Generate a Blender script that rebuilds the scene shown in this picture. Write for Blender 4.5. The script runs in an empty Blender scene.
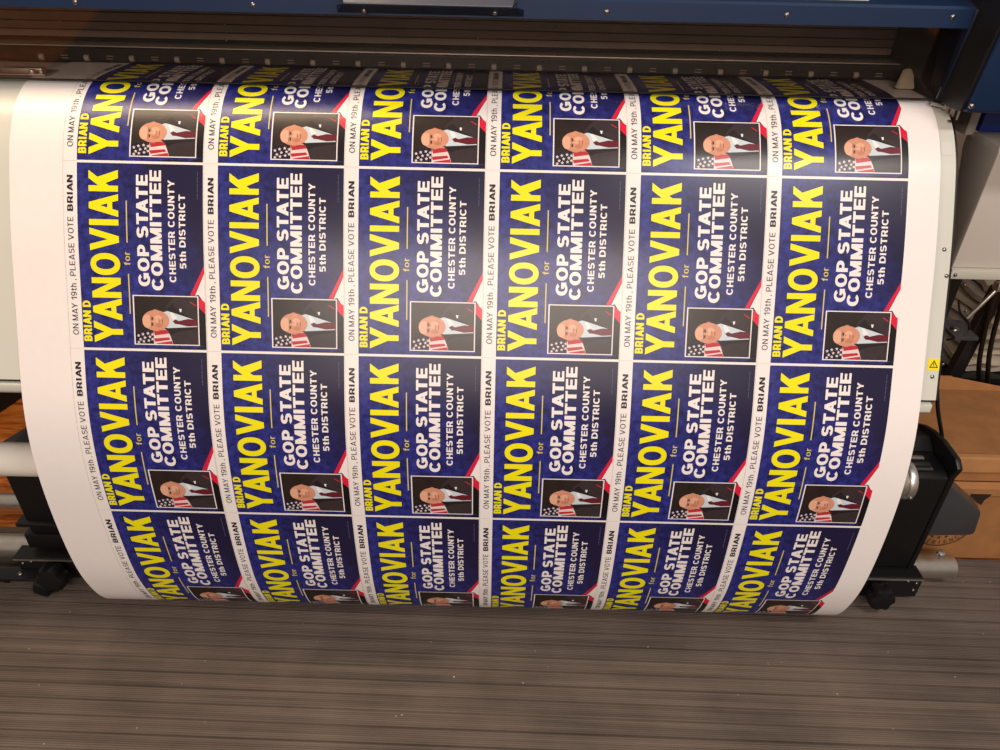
import bpy, bmesh, math, random
from mathutils import Vector, Matrix
from mathutils.geometry import delaunay_2d_cdt
random.seed(7)
scene = bpy.context.scene
col = scene.collection
R = math.radians

# ------------------------------------------------------------------ camera
F, PITCH, ROLL, CAMH = 722.0, R(33.0), R(1.3), 1.28
cp, sp, cr, sr = math.cos(PITCH), math.sin(PITCH), math.cos(ROLL), math.sin(ROLL)
r0, u0, f0 = Vector((1, 0, 0)), Vector((0, sp, cp)), Vector((0, cp, -sp))
cx_, cy_ = r0 * cr + u0 * sr, u0 * cr - r0 * sr
cam = bpy.data.cameras.new('camera')
cam.sensor_width = 36.0
cam.lens = F * 36.0 / 1000.0
cam.clip_start = 0.02
co = bpy.data.objects.new('camera', cam)
col.objects.link(co)
m3 = Matrix((cx_, cy_, -f0)).transposed()
co.matrix_world = Matrix.Translation((0, 0, CAMH)) @ m3.to_4x4()
scene.camera = co


def at(x, y, Y):
    """the point at distance Y (along the floor) that stands at measured photo position x, y"""
    d = f0 * F + cx_ * (x - 500) - cy_ * (y - 375)
    return Vector((0, 0, CAMH)) + d * (Y / d.y)


# ------------------------------------------------------------------ materials
def lin(c):
    return tuple((v / 12.92 if v <= .04045 else ((v + .055) / 1.055) ** 2.4) for v in [k / 255 for k in c]) + (1,)


def mat(name, c, rough=.5, metal=0., spec=.5, noise=0., nscale=60, bump=0., bscale=200, coat=0.):
    m = bpy.data.materials.new(name)
    m.use_nodes = True
    nt = m.node_tree
    b = nt.nodes['Principled BSDF']
    b.inputs['Roughness'].default_value = rough
    b.inputs['Metallic'].default_value = metal
    b.inputs['Specular IOR Level'].default_value = spec
    b.inputs['Coat Weight'].default_value = coat
    col_ = lin(c)
    tc = nt.nodes.new('ShaderNodeTexCoord')
    nz = nt.nodes.new('ShaderNodeTexNoise')
    nz.inputs['Scale'].default_value = nscale
    nz.inputs['Detail'].default_value = 4
    nt.links.new(tc.outputs['Object'], nz.inputs['Vector'])
    rp = nt.nodes.new('ShaderNodeValToRGB')
    k = noise
    rp.color_ramp.elements[0].position = .3
    rp.color_ramp.elements[1].position = .7
    rp.color_ramp.elements[0].color = tuple(v * (1 - k) for v in col_[:3]) + (1,)
    rp.color_ramp.elements[1].color = tuple(min(1, v * (1 + k)) for v in col_[:3]) + (1,)
    nt.links.new(nz.outputs['Fac'], rp.inputs['Fac'])
    nt.links.new(rp.outputs['Color'], b.inputs['Base Color'])
    if bump:
        n2 = nt.nodes.new('ShaderNodeTexNoise')
        n2.inputs['Scale'].default_value = bscale
        nt.links.new(tc.outputs['Object'], n2.inputs['Vector'])
        bp = nt.nodes.new('ShaderNodeBump')
        bp.inputs['Strength'].default_value = bump
        bp.inputs['Distance'].default_value = .001
        nt.links.new(n2.outputs['Fac'], bp.inputs['Height'])
        nt.links.new(bp.outputs['Normal'], b.inputs['Normal'])
    return m


GL = dict(rough=.30, spec=.5)
M = {}
M['paper'] = mat('white_media', (247, 241, 240), noise=.01, **GL)
M['yellow'] = mat('yellow_ink', (250, 240, 10), **GL)
M['white_ink'] = mat('bare_white_media', (247, 241, 240), **GL)
M['ink_black'] = mat('charcoal_ink', (40, 38, 50), **GL)
M['ink_grey'] = mat('grey_ink', (66, 64, 74), **GL)
M['cut'] = mat('pale_cut_line', (196, 190, 184), **GL)
M['tiny'] = mat('faint_small_print', (92, 90, 116), **GL)
M['gold'] = mat('pale_gold_ink', (226, 208, 110), **GL)
M['red'] = mat('red_ink', (222, 28, 64), **GL)
M['black_ink'] = mat('black_ink', (18, 14, 22), **GL)
M['p_back'] = mat('photo_backdrop', (40, 30, 28), noise=.25, nscale=30, **GL)
M['p_skin'] = mat('photo_skin', (214, 150, 122), noise=.06, nscale=120, **GL)
M['p_skin2'] = mat('photo_skin_shade', (196, 130, 104), **GL)
M['p_skin3'] = mat('photo_skin_light', (232, 178, 150), **GL)
M['p_hair'] = mat('photo_hair', (150, 112, 94), **GL)
M['p_suit'] = mat('photo_suit', (56, 46, 50), noise=.1, nscale=90, **GL)
M['p_lapel'] = mat('photo_lapel', (36, 28, 32), **GL)
M['p_shirt'] = mat('photo_shirt', (206, 220, 232), **GL)
M['p_tie'] = mat('photo_tie', (104, 26, 42), noise=.3, nscale=700, **GL)
M['p_navy'] = mat('photo_flag_blue', (26, 26, 52), **GL)
M['p_red'] = mat('photo_flag_red', (190, 44, 56), **GL)
M['p_white'] = mat('photo_flag_white', (232, 214, 214), **GL)
M['p_dark'] = mat('photo_dark_line', (74, 40, 36), **GL)


def card_material():
    m = bpy.data.materials.new('mottled_blue_ink')
    m.use_nodes = True
    nt = m.node_tree
    N, Lk = nt.nodes.new, nt.links.new
    b = nt.nodes['Principled BSDF']
    b.inputs['Roughness'].default_value = .30
    uv = N('ShaderNodeUVMap'); uv.uv_map = 'flat'
    n1 = N('ShaderNodeTexNoise'); n1.inputs['Scale'].default_value = 14; n1.inputs['Detail'].default_value = 8; n1.inputs['Roughness'].default_value = .7
    Lk(uv.outputs['UV'], n1.inputs['Vector'])
    r1 = N('ShaderNodeValToRGB')
    e = r1.color_ramp.elements
    e[0].position = .36; e[0].color = lin((17, 20, 80))
    e[1].position = .66; e[1].color = lin((54, 60, 158))
    Lk(n1.outputs['Fac'], r1.inputs['Fac'])
    # printed vignette of the design: navy towards its upper right corner
    sx = N('ShaderNodeSeparateXYZ'); Lk(uv.outputs['UV'], sx.inputs['Vector'])
    a = N('ShaderNodeMath'); a.operation = 'MULTIPLY_ADD'; a.inputs[1].default_value = .9; a.inputs[2].default_value = 0
    Lk(sx.outputs['X'], a.inputs[0])
    c = N('ShaderNodeMath'); c.operation = 'MULTIPLY_ADD'; c.inputs[1].default_value = .55
    Lk(sx.outputs['Y'], c.inputs[0]); Lk(a.outputs[0], c.inputs[2])
    n2 = N('ShaderNodeTexNoise'); n2.inputs['Scale'].default_value = 4; n2.inputs['Detail'].default_value = 5
    Lk(uv.outputs['UV'], n2.inputs['Vector'])
    d = N('ShaderNodeMath'); d.operation = 'MULTIPLY_ADD'; d.inputs[1].default_value = .5
    Lk(n2.outputs['Fac'], d.inputs[0]); Lk(c.outputs[0], d.inputs[2])
    mr = N('ShaderNodeMapRange'); mr.inputs['From Min'].default_value = .98; mr.inputs['From Max'].default_value = 1.5
    Lk(d.outputs[0], mr.inputs['Value'])
    mx = N('ShaderNodeMix'); mx.data_type = 'RGBA'
    Lk(mr.outputs['Result'], mx.inputs['Factor'])
    Lk(r1.outputs['Color'], mx.inputs['A'])
    mx.inputs['B'].default_value = lin((30, 25, 62))
    Lk(mx.outputs['Result'], b.inputs['Base Color'])
    return m


M['card'] = card_material()
M['blue'] = mat('navy_painted_metal', (17, 42, 78), rough=.38, noise=.06, nscale=8)
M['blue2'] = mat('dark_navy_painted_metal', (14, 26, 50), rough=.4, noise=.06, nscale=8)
M['bright_blue'] = mat('bright_blue_plastic', (26, 62, 160), rough=.4)
M['silverblue'] = mat('grey_blue_brushed_metal', (82, 86, 100), rough=.35, metal=.15, noise=.06, nscale=30)
M['platen'] = mat('white_painted_platen', (212, 213, 204), rough=.28, noise=.015, nscale=6)
M['beige'] = mat('light_grey_plastic', (214, 205, 195), rough=.5, noise=.02, nscale=10)
M['beige2'] = mat('pale_plastic_lip', (206, 202, 190), rough=.45)
M['rail'] = mat('dark_anodised_aluminium', (140, 125, 115), rough=.5, metal=0., noise=.06, nscale=20)
M['groove'] = mat('black_groove', (12, 10, 10), rough=.7)
M['black'] = mat('black_plastic', (15, 15, 17), rough=.42, noise=.15, nscale=40, bump=.15)
M['black_metal'] = mat('black_painted_steel', (24, 24, 26), rough=.38, noise=.1, nscale=40)
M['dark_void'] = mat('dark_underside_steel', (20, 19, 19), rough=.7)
M['dgrey'] = mat('dark_grey_plastic', (62, 63, 66), rough=.36, noise=.06, nscale=40)
M['chrome'] = mat('polished_steel', (200, 198, 194), rough=.22, metal=1., noise=.03, nscale=30)
M['steel'] = mat('brushed_steel', (214, 211, 205), rough=.36, metal=.9, noise=.06, nscale=60)
M['screw'] = mat('screw_steel', (150, 145, 140), rough=.3, metal=1.)
M['core'] = mat('white_tube', (244, 238, 228), rough=.35, noise=.02)
M['roller'] = mat('pale_roller_rubber', (150, 144, 136), rough=.5)
M['clamp'] = mat('beige_clamp_plastic', (206, 196, 176), rough=.5)
M['label_y'] = mat('yellow_warning_sticker', (246, 226, 10), rough=.45)
M['label_w'] = mat('cream_sticker', (250, 244, 214), rough=.5)
M['label_g'] = mat('white_sticker', (214, 214, 210), rough=.45)
M['ink'] = mat('black_print', (20, 18, 14), rough=.5)
M['kraft'] = mat('brown_cardboard', (164, 112, 66), rough=.85, noise=.12, nscale=25, bump=.3, bscale=120)
M['kraft2'] = mat('brown_cardboard_edge', (186, 132, 84), rough=.85, noise=.1, nscale=30)
M['kprint'] = mat('dark_brown_print', (84, 58, 36), rough=.8)
M['cable'] = mat('black_cable', (10, 10, 11), rough=.4)
M['wastepaper'] = mat('old_white_paper', (206, 192, 172), rough=.8, noise=.12, nscale=18)
M['wastepaper2'] = mat('grey_white_paper', (176, 164, 150), rough=.8, noise=.15, nscale=18)
M['lint'] = mat('white_lint', (176, 166, 152), rough=.8)


def wood_material():
    m = bpy.data.materials.new('orange_wood_grain')
    m.use_nodes = True
    nt = m.node_tree
    N, Lk = nt.nodes.new, nt.links.new
    b = nt.nodes['Principled BSDF']; b.inputs['Roughness'].default_value = .45
    tc = N('ShaderNodeTexCoord'); mp = N('ShaderNodeMapping')
    mp.inputs['Scale'].default_value = (7, 40, 40)
    Lk(tc.outputs['Object'], mp.inputs['Vector'])
    nz = N('ShaderNodeTexNoise'); nz.inputs['Scale'].default_value = 1.6; nz.inputs['Detail'].default_value = 6; nz.inputs['Distortion'].default_value = .8
    Lk(mp.outputs['Vector'], nz.inputs['Vector'])
    rp = N('ShaderNodeValToRGB')
    rp.color_ramp.elements[0].position = .3; rp.color_ramp.elements[0].color = lin((128, 62, 18))
    rp.color_ramp.elements[1].position = .68; rp.color_ramp.elements[1].color = lin((214, 126, 52))
    Lk(nz.outputs['Fac'], rp.inputs['Fac']); Lk(rp.outputs['Color'], b.inputs['Base Color'])
    return m


M['wood'] = wood_material()


def mat_material():
    m = bpy.data.materials.new('ribbed_brown_rubber')
    m.use_nodes = True
    nt = m.node_tree
    N, Lk = nt.nodes.new, nt.links.new
    b = nt.nodes['Principled BSDF']; b.inputs['Roughness'].default_value = .62
    b.inputs['Specular IOR Level'].default_value = .35
    tc = N('ShaderNodeTexCoord'); mp = N('ShaderNodeMapping'); mp.inputs['Scale'].default_value = (1.2, 60, 1)
    Lk(tc.outputs['Object'], mp.inputs['Vector'])
    nz = N('ShaderNodeTexNoise'); nz.inputs['Scale'].default_value = 1.5; nz.inputs['Detail'].default_value = 5
    Lk(mp.outputs['Vector'], nz.inputs['Vector'])
    n2 = N('ShaderNodeTexNoise'); n2.inputs['Scale'].default_value = 5; n2.inputs['Detail'].default_value = 6
    Lk(tc.outputs['Object'], n2.inputs['Vector'])
    mx = N('ShaderNodeMath'); mx.operation = 'ADD'
    Lk(nz.outputs['Fac'], mx.inputs[0]); Lk(n2.outputs['Fac'], mx.inputs[1])
    rp = N('ShaderNodeValToRGB')
    rp.color_ramp.elements[0].position = .75; rp.color_ramp.elements[0].color = lin((70, 62, 57))
    rp.color_ramp.elements[1].position = 1.25; rp.color_ramp.elements[1].color = lin((116, 102, 93))
    md = N('ShaderNodeMath'); md.operation = 'MULTIPLY'; md.inputs[1].default_value = .75
    Lk(mx.outputs[0], md.inputs[0])
    rp.color_ramp.elements[0].position = .5; rp.color_ramp.elements[1].position = 1.0
    Lk(md.outputs[0], rp.inputs['Fac']); Lk(rp.outputs['Color'], b.inputs['Base Color'])
    return m


M['mat'] = mat_material()


def window_material():
    m = bpy.data.materials.new('smoked_acrylic')
    m.use_nodes = True
    nt = m.node_tree
    for n in list(nt.nodes):
        nt.nodes.remove(n)
    N, Lk = nt.nodes.new, nt.links.new
    out = N('ShaderNodeOutputMaterial'); mix = N('ShaderNodeMixShader')
    tr = N('ShaderNodeBsdfTransparent'); tr.inputs['Color'].default_value = (.93, .89, .86, 1)
    gl = N('ShaderNodeBsdfGlossy'); gl.inputs['Roughness'].default_value = .03
    fr = N('ShaderNodeFresnel'); fr.inputs['IOR'].default_value = 1.45
    Lk(fr.outputs[0], mix.inputs[0]); Lk(tr.outputs[0], mix.inputs[1]); Lk(gl.outputs[0], mix.inputs[2])
    Lk(mix.outputs[0], out.inputs['Surface'])
    return m


M['window'] = window_material()


# ------------------------------------------------------------------ mesh helpers
def link(name, bm, m, parent=None, smooth=False, loc=None):
    me = bpy.data.meshes.new(name)
    bmesh.ops.recalc_face_normals(bm, faces=bm.faces[:])
    bm.to_mesh(me); bm.free()
    for mm in (m if isinstance(m, (list, tuple)) else [m]):
        me.materials.append(mm)
    if smooth:
        me.polygons.foreach_set('use_smooth', [True] * len(me.polygons))
        me.set_sharp_from_angle(angle=R(40))
    o = bpy.data.objects.new(name, me)
    col.objects.link(o)
    if parent:
        o.parent = parent
        o.matrix_parent_inverse = Matrix.Translation(-parent.location)
    return o


def empty(name, loc):
    o = bpy.data.objects.new(name, None)
    o.location = loc; o.empty_display_size = .05
    col.objects.link(o)
    return o


def tag(o, label=None, cat=None, group=None, kind=None):
    if label: o['label'] = label
    if cat: o['category'] = cat
    if group: o['group'] = group
    if kind: o['kind'] = kind
    return o


def box(bm, x0, x1, y0, y1, z0, z1, bev=0., seg=2):
    t = bmesh.new()
    bmesh.ops.create_cube(t, size=1)
    bmesh.ops.scale(t, vec=(abs(x1 - x0), abs(y1 - y0), abs(z1 - z0)), verts=t.verts)
    bmesh.ops.translate(t, vec=((x0 + x1) / 2, (y0 + y1) / 2, (z0 + z1) / 2), verts=t.verts)
    if bev:
        bmesh.ops.bevel(t, geom=t.edges[:], offset=bev, segments=seg, affect='EDGES', profile=.5)
    merge(bm, t)


def merge(bm, t, mi=0):
    vm = {v: bm.verts.new(v.co) for v in t.verts}
    for f in t.faces:
        try:
            nf = bm.faces.new([vm[v] for v in f.verts]); nf.material_index = mi
        except ValueError:
            pass
    t.free()


def cyl(bm, a, b, r, r2=None, seg=32, bev=0.):
    a, b = Vector(a), Vector(b)
    t = bmesh.new()
    bmesh.ops.create_cone(t, cap_ends=True, segments=seg, radius1=r, radius2=r if r2 is None else r2, depth=(b - a).length)
    if bev:
        es = [e for e in t.edges if any(len(f.verts) > 4 for f in e.link_faces)]
        bmesh.ops.bevel(t, geom=es, offset=bev, segments=2, affect='EDGES', profile=.5)
    q = Vector((0, 0, 1)).rotation_difference((b - a).normalized())
    bmesh.ops.transform(t, matrix=Matrix.Translation((a + b) / 2) @ q.to_matrix().to_4x4(), verts=t.verts)
    merge(bm, t)


def prism_x(bm, pts, x0, x1, bev=0., x1pts=None):
    """a (Y,Z) outline carried from x0 to x1"""
    t = bmesh.new()
    A = [t.verts.new((x0, y, z)) for y, z in pts]
    B = [t.verts.new((x1, y, z)) for y, z in (x1pts or pts)]
    n = len(pts)
    t.faces.new(A); t.faces.new(B[::-1])
    for i in range(n):
        t.faces.new((A[i], A[(i + 1) % n], B[(i + 1) % n], B[i]))
    bmesh.ops.recalc_face_normals(t, faces=t.faces[:])
    if bev:
        bmesh.ops.bevel(t, geom=t.edges[:], offset=bev, segments=2, affect='EDGES', profile=.5)
    merge(bm, t)


def hexa(bm, p, bev=0.):
    """eight corners: four of the bottom ring then four of the top ring"""
    t = bmesh.new()
    v = [t.verts.new(q) for q in p]
    for f in ((0, 1, 2, 3), (4, 5, 6, 7), (0, 1, 5, 4), (1, 2, 6, 5), (2, 3, 7, 6), (3, 0, 4, 7)):
        t.faces.new([v[i] for i in f])
    bmesh.ops.recalc_face_normals(t, faces=t.faces[:])
    if bev:
        bmesh.ops.bevel(t, geom=t.edges[:], offset=bev, segments=2, affect='EDGES', profile=.5)
    merge(bm, t)


def tube(bm, pts, r, seg=10, sub=6):
    pts = [Vector(p) for p in pts]
    path = []
    n = len(pts)
    for i in range(n - 1):
        p0, p1, p2, p3 = pts[max(i - 1, 0)], pts[i], pts[i + 1], pts[min(i + 2, n - 1)]
        for k in range(sub):
            t = k / sub
            path.append(.5 * ((2 * p1) + (p2 - p0) * t + (2 * p0 - 5 * p1 + 4 * p2 - p3) * t * t + (3 * p1 - p0 - 3 * p2 + p3) * t ** 3))
    path.append(pts[-1])
    rings = []
    for i, p in enumerate(path):
        d = (path[min(i + 1, len(path) - 1)] - path[max(i - 1, 0)]).normalized()
        a = d.orthogonal().normalized() if i == 0 else (rings_a - d * rings_a.dot(d)).normalized()
        rings_a = a
        b = d.cross(a)
        rings.append([bm.verts.new(p + (a * math.cos(q) + b * math.sin(q)) * r) for q in [2 * math.pi * k / seg for k in range(seg)]])
    for A, B in zip(rings, rings[1:]):
        for k in range(seg):
            bm.faces.new((A[k], A[(k + 1) % seg], B[(k + 1) % seg], B[k]))
    bm.faces.new(rings[0][::-1]); bm.faces.new(rings[-1])


def screw_mesh(bm, p, n, r=.003, h=.0018):
    p, n = Vector(p), Vector(n).normalized()
    t = bmesh.new()
    bmesh.ops.create_uvsphere(t, u_segments=12, v_segments=8, radius=r)
    bmesh.ops.scale(t, vec=(1, 1, h / r), verts=t.verts)
    q = Vector((0, 0, 1)).rotation_difference(n)
    bmesh.ops.transform(t, matrix=Matrix.Translation(p) @ q.to_matrix().to_4x4(), verts=t.verts)
    merge(bm, t)


def screw(p, n, parent, r=.003, h=.0018, name='screw', m=None):
    bm = bmesh.new(); screw_mesh(bm, p, n, r, h)
    return link(name, bm, m or M['screw'], parent, True)


# ------------------------------------------------------------------ the media's path (side profile, Y and Z)
CTRL = [(1.56, 1.024), (1.50, 1.024), (1.43, 1.024), (1.36, 1.0245), (1.30, 1.0235), (1.264, 1.0175), (1.222, .994), (1.188, .959),
        (1.1616, .9206), (1.107, .824), (1.066, .738), (1.0237, .6488), (.978, .545), (.953, .433), (.9455, .31), (.9485, .205), (.961, .138),
        (.980, .083), (1.006, .045), (1.040, .024), (1.078, .026), (1.104, .056), (1.112, .11), (1.109, .20), (1.100, .29), (1.101, .365), (1.089, .404), (1.055, .421), (1.018, .407)]


def catmull(P, sub=24):
    out = []
    n = len(P)
    for i in range(n - 1):
        p0, p1, p2, p3 = [Vector(P[j]) for j in (max(i - 1, 0), i, i + 1, min(i + 2, n - 1))]
        for k in range(sub):
            t = k / sub
            out.append(.5 * ((2 * p1) + (p2 - p0) * t + (2 * p0 - 5 * p1 + 4 * p2 - p3) * t * t + (3 * p1 - p0 - 3 * p2 + p3) * t ** 3))
    out.append(Vector(P[-1]))
    return out


RAW = catmull(CTRL)
for _ in range(60):   # soften the curvature
    RAW = [RAW[0]] + [(RAW[i - 1] + RAW[i] * 2 + RAW[i + 1]) / 4 for i in range(1, len(RAW) - 1)] + [RAW[-1]]
ARC = [0.]
for a, b in zip(RAW, RAW[1:]):
    ARC.append(ARC[-1] + (b - a).length)
LEN = ARC[-1]


def prof(s):
    """point and outward normal (Y,Z) of the media at arc length s"""
    s = max(0., min(LEN, s))
    lo, hi = 0, len(ARC) - 1
    while hi - lo > 1:
        mid = (lo + hi) // 2
        if ARC[mid] <= s: lo = mid
        else: hi = mid
    k = (s - ARC[lo]) / (ARC[hi] - ARC[lo])
    p = RAW[lo].lerp(RAW[hi], k)
    i0, i1 = max(lo - 2, 0), min(hi + 2, len(RAW) - 1)
    d = (RAW[i1] - RAW[i0]).normalized()
    return p, Vector((d.y, -d.x))


def onmedia(X, s, off):
    p, n = prof(s)
    return Vector((X, p.x + n.x * off, p.y + n.y * off))


def nearest_s(y, z):
    q = Vector((y, z))
    return ARC[min(range(len(RAW)), key=lambda i: (RAW[i] - q).length)]


S01 = nearest_s(1.1616, .9206)
_p, _n = prof(S01)
assert _n.x < 0 and _n.y > 0, _n   # outward is towards the operator and up
PX, ROW, XB = .2286, .3048, -.6934
XL, XR = -.803, .706
STEP = .010


def strip_mesh(bm, x0, x1, s0, s1, off, thick=0., step=STEP):
    n = max(2, int(abs(s1 - s0) / step))
    ss = [s0 + (s1 - s0) * i / n for i in range(n + 1)]
    A = [(bm.verts.new(onmedia(x0, s, off)), bm.verts.new(onmedia(x1, s, off))) for s in ss]
    for a, b in zip(A, A[1:]):
        bm.faces.new((a[0], b[0], b[1], a[1]))
    if thick:
        B = [(bm.verts.new(onmedia(x0, s, off - thick)), bm.verts.new(onmedia(x1, s, off - thick))) for s in ss]
        for a, b in zip(B, B[1:]):
            bm.faces.new((a[1], b[1], b[0], a[0]))
        for (a, b, c, d) in zip(A, A[1:], B, B[1:]):
            bm.faces.new((a[0], c[0], d[0], b[0])); bm.faces.new((a[1], b[1], d[1], c[1]))
        bm.faces.new((A[0][0], A[0][1], B[0][1], B[0][0])); bm.faces.new((A[-1][0], B[-1][0], B[-1][1], A[-1][1]))


# ------------------------------------------------------------------ flat artwork: polygons in (u, t), u and t in fractions of the card pitch / card length
def ring(cx, cy, rx, ry, w, b, a0=0., a1=360., n=20, pw=.92):
    """a curved stroke: outer ellipse rx, ry, thinner by w sideways and b up and down, from a0 to a1 degrees"""
    def pt(a, x, y):
        c, s_ = math.cos(R(a)), math.sin(R(a))
        return (cx + math.copysign(abs(c) ** pw, c) * x, cy + math.copysign(abs(s_) ** pw, s_) * y)
    A = [a0 + (a1 - a0) * k / n for k in range(n + 1)]
    return [[pt(p, rx, ry), pt(q, rx, ry), pt(q, rx - w, ry - b), pt(p, rx - w, ry - b)] for p, q in zip(A, A[1:])]


def bar(x0, x1, y0, y1):
    return [[(x0, y0), (x1, y0), (x1, y1), (x0, y1)]]


def glyph(ch, w, b):
    """plain sans serif character: its width and its convex pieces; cap height 1"""
    t = w * 1.06
    if ch == 'I': return w, bar(0, w, 0, 1)
    if ch in 'AV':
        W = .66 + .7 * w
        h = W / 2
        G = [[(0, 0), (t, 0), (h + t / 2, 1), (h - t / 2, 1)], [(W, 0), (W - t, 0), (h - t / 2, 1), (h + t / 2, 1)]]
        if ch == 'A':
            k = (h - t / 2)
            G += [[(t * .8 + k * .2, .2), (W - t * .8 - k * .2, .2), (W - t * .8 - k * (.2 + b), .2 + b * .9), (t * .8 + k * (.2 + b), .2 + b * .9)]]
        else:
            G = [[(x, 1 - y) for x, y in p] for p in G]
        return W, G
    if ch == 'Y':
        W = .64 + .7 * w; h = W / 2
        return W, [[(0, 1), (t * 1.1, 1), (h + w / 2, .40), (h - w / 2, .38)], [(W, 1), (W - t * 1.1, 1), (h - w / 2, .40), (h + w / 2, .38)]] + bar(h - w / 2, h + w / 2, 0, .43)
    if ch == 'X':
        W = .62 + .7 * w
        return W, [[(0, 1), (t * 1.15, 1), (W, 0), (W - t * 1.15, 0)], [(0, 0), (t * 1.15, 0), (W, 1), (W - t * 1.15, 1)]]
    if ch == 'N':
        W = .56 + .8 * w
        return W, bar(0, w, 0, 1) + bar(W - w, W, 0, 1) + [[(0, 1), (t, 1), (W, 0), (W - t, 0)]]
    if ch == 'M':
        W = .64 + 1.1 * w; h = W / 2; e = .42 * w
        return W, bar(0, w, 0, 1) + bar(W - w, W, 0, 1) + [[(0, 1), (t, 1), (h + e, 0), (h - e, 0)], [(W, 1), (W - t, 1), (h - e, 0), (h + e, 0)]]
    if ch == 'K':
        W = .60 + .8 * w
        return W, bar(0, w, 0, 1) + [[(w * .9, .28), (W - .02, 1), (W - t * 1.35, 1), (w * .9, .28 + .36)], [(W - t * 1.3, 0), (W, 0), (w + .30, .70), (w + .08, .44)]]
    if ch == 'E':
        W = .52 + .5 * w
        return W, bar(0, w, 0, 1) + bar(0, W, 0, b) + bar(0, W, 1 - b, 1) + bar(0, W - .04, .5 - b / 2, .5 + b / 2)
    if ch == 'L':
        W = .48 + .5 * w
        return W, bar(0, w, 0, 1) + bar(0, W, 0, b)
    if ch == 'T':
        W = .56 + .5 * w
        return W, bar(0, W, 1 - b, 1) + bar(W / 2 - w / 2, W / 2 + w / 2, 0, 1)
    if ch == 'H':
        W = .54 + .8 * w
        return W, bar(0, w, 0, 1) + bar(W - w, W, 0, 1) + bar(0, W, .5 - b / 2, .5 + b / 2)
    if ch == 'O':
        W = .66 + .6 * w
        return W, ring(W / 2, .5, W / 2, .51, w, b, n=36)
    if ch == 'C':
        W = .62 + .6 * w
        return W, ring(W / 2, .5, W / 2, .51, w, b, 38, 322, 30)
    if ch == 'G':
        W = .66 + .6 * w
        return W, ring(W / 2, .5, W / 2, .51, w, b, 38, 330, 30) + bar(W - w, W, .10, .52) + bar(W * .52, W, .54 - b, .54)
    if ch == 'D':
        W = .58 + .7 * w
        return W, bar(0, w, 0, 1) + bar(0, W * .42, 0, b) + bar(0, W * .42, 1 - b, 1) + ring(W * .40, .5, W * .60, .5, w, b, -90, 90, 18)
    if ch in 'PRB':
        W = .54 + .6 * w
        m = .42 if ch != 'B' else .5
        ry = (1 - m + b / 2) / 2
        G = bar(0, w, 0, 1) + bar(0, W * .55, 1 - b, 1) + bar(0, W * .55, m - b / 2, m + b / 2) + ring(W * .53, 1 - ry, W * .47 - (.02 if ch == 'B' else 0), ry, w, b, -90, 90, 16)
        if ch == 'R':
            G += [[(W * .42, m + b * .3), (W * .42 + t * 1.1, m + b * .3), (W + .05, 0), (W + .05 - t * 1.2, 0)]]; W += .04
        if ch == 'B':
            r2 = (m + b / 2) / 2
            G += bar(0, W * .55, 0, b) + ring(W * .53, r2, W * .47 + .01, r2, w, b, -90, 90, 16)
        return W, G
    if ch == 'S':
        W = .56 + .6 * w
        ry = (1 + b) / 4 + .005
        return W, ring(W / 2, 1 - ry + .005, W / 2 - .01, ry, w, b, 22, 270, 22) + ring(W / 2, ry - .005, W / 2, ry, w, b, 90, -158, 22)
    if ch == 'U':
        W = .54 + .8 * w
        return W, bar(0, w, .34, 1) + bar(W - w, W, .34, 1) + ring(W / 2, .35, W / 2, .36, w, b, 180, 360, 18)
    if ch == '1':
        W = .26 + w
        return W, bar(W - w, W, 0, 1) + [[(0, .66), (W - w * .5, .84), (W - w * .2, 1), (W - w * .9, 1), (0, .66 + b)]]
    if ch == '5':
        W = .50 + .6 * w
        return W, bar(.07, W - .04, 1 - b, 1) + [[(.03, .46), (w * .8 + .03, .46), (w * .8 + .08, 1), (.08, 1)]] + ring(W / 2, .33, W / 2, .335, w, b, 140, -155, 22)
    if ch == '9':
        W = .50 + .6 * w
        return W, ring(W / 2, .67, W / 2, .335, w, b, n=26) + ring(W / 2 - .02, .42, W / 2 + .02, .42, w, b, 25, -130, 18)
    if ch == ',':
        return w, bar(0, w, 0, .13) + [[(w * .35, 0), (w, 0), (w * .5, -.16), (w * .15, -.14)]]
    if ch == 'o':
        W = .46 + .5 * w
        return W, ring(W / 2, .36, W / 2, .37, w, b, n=28)
    if ch == 'h':
        W = .42 + .6 * w
        return W, bar(0, w, 0, 1) + bar(W - w, W, 0, .45) + ring(W / 2, .44, W / 2, .30, w, b, 0, 180, 16)
    if ch == 'r':
        W = .24 + .5 * w
        return W, bar(0, w, 0, .73) + ring(W, .42, W, .31, w, b, 90, 170, 8)
    if ch == 't':
        W = .30 + .5 * w
        return W, bar(W * .26, W * .26 + w, .0, .94) + bar(0, W, .74 - b, .74) + bar(W * .26, W, 0, b)
    if ch == 'f':
        W = .26 + .5 * w
        return W, bar(W * .25, W * .25 + w, 0, .82) + bar(0, W, .73 - b, .73) + ring(W * .25 + .22, .75, .22, .27, w, b, 90, 180, 8)
    raise KeyError(ch)


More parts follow.
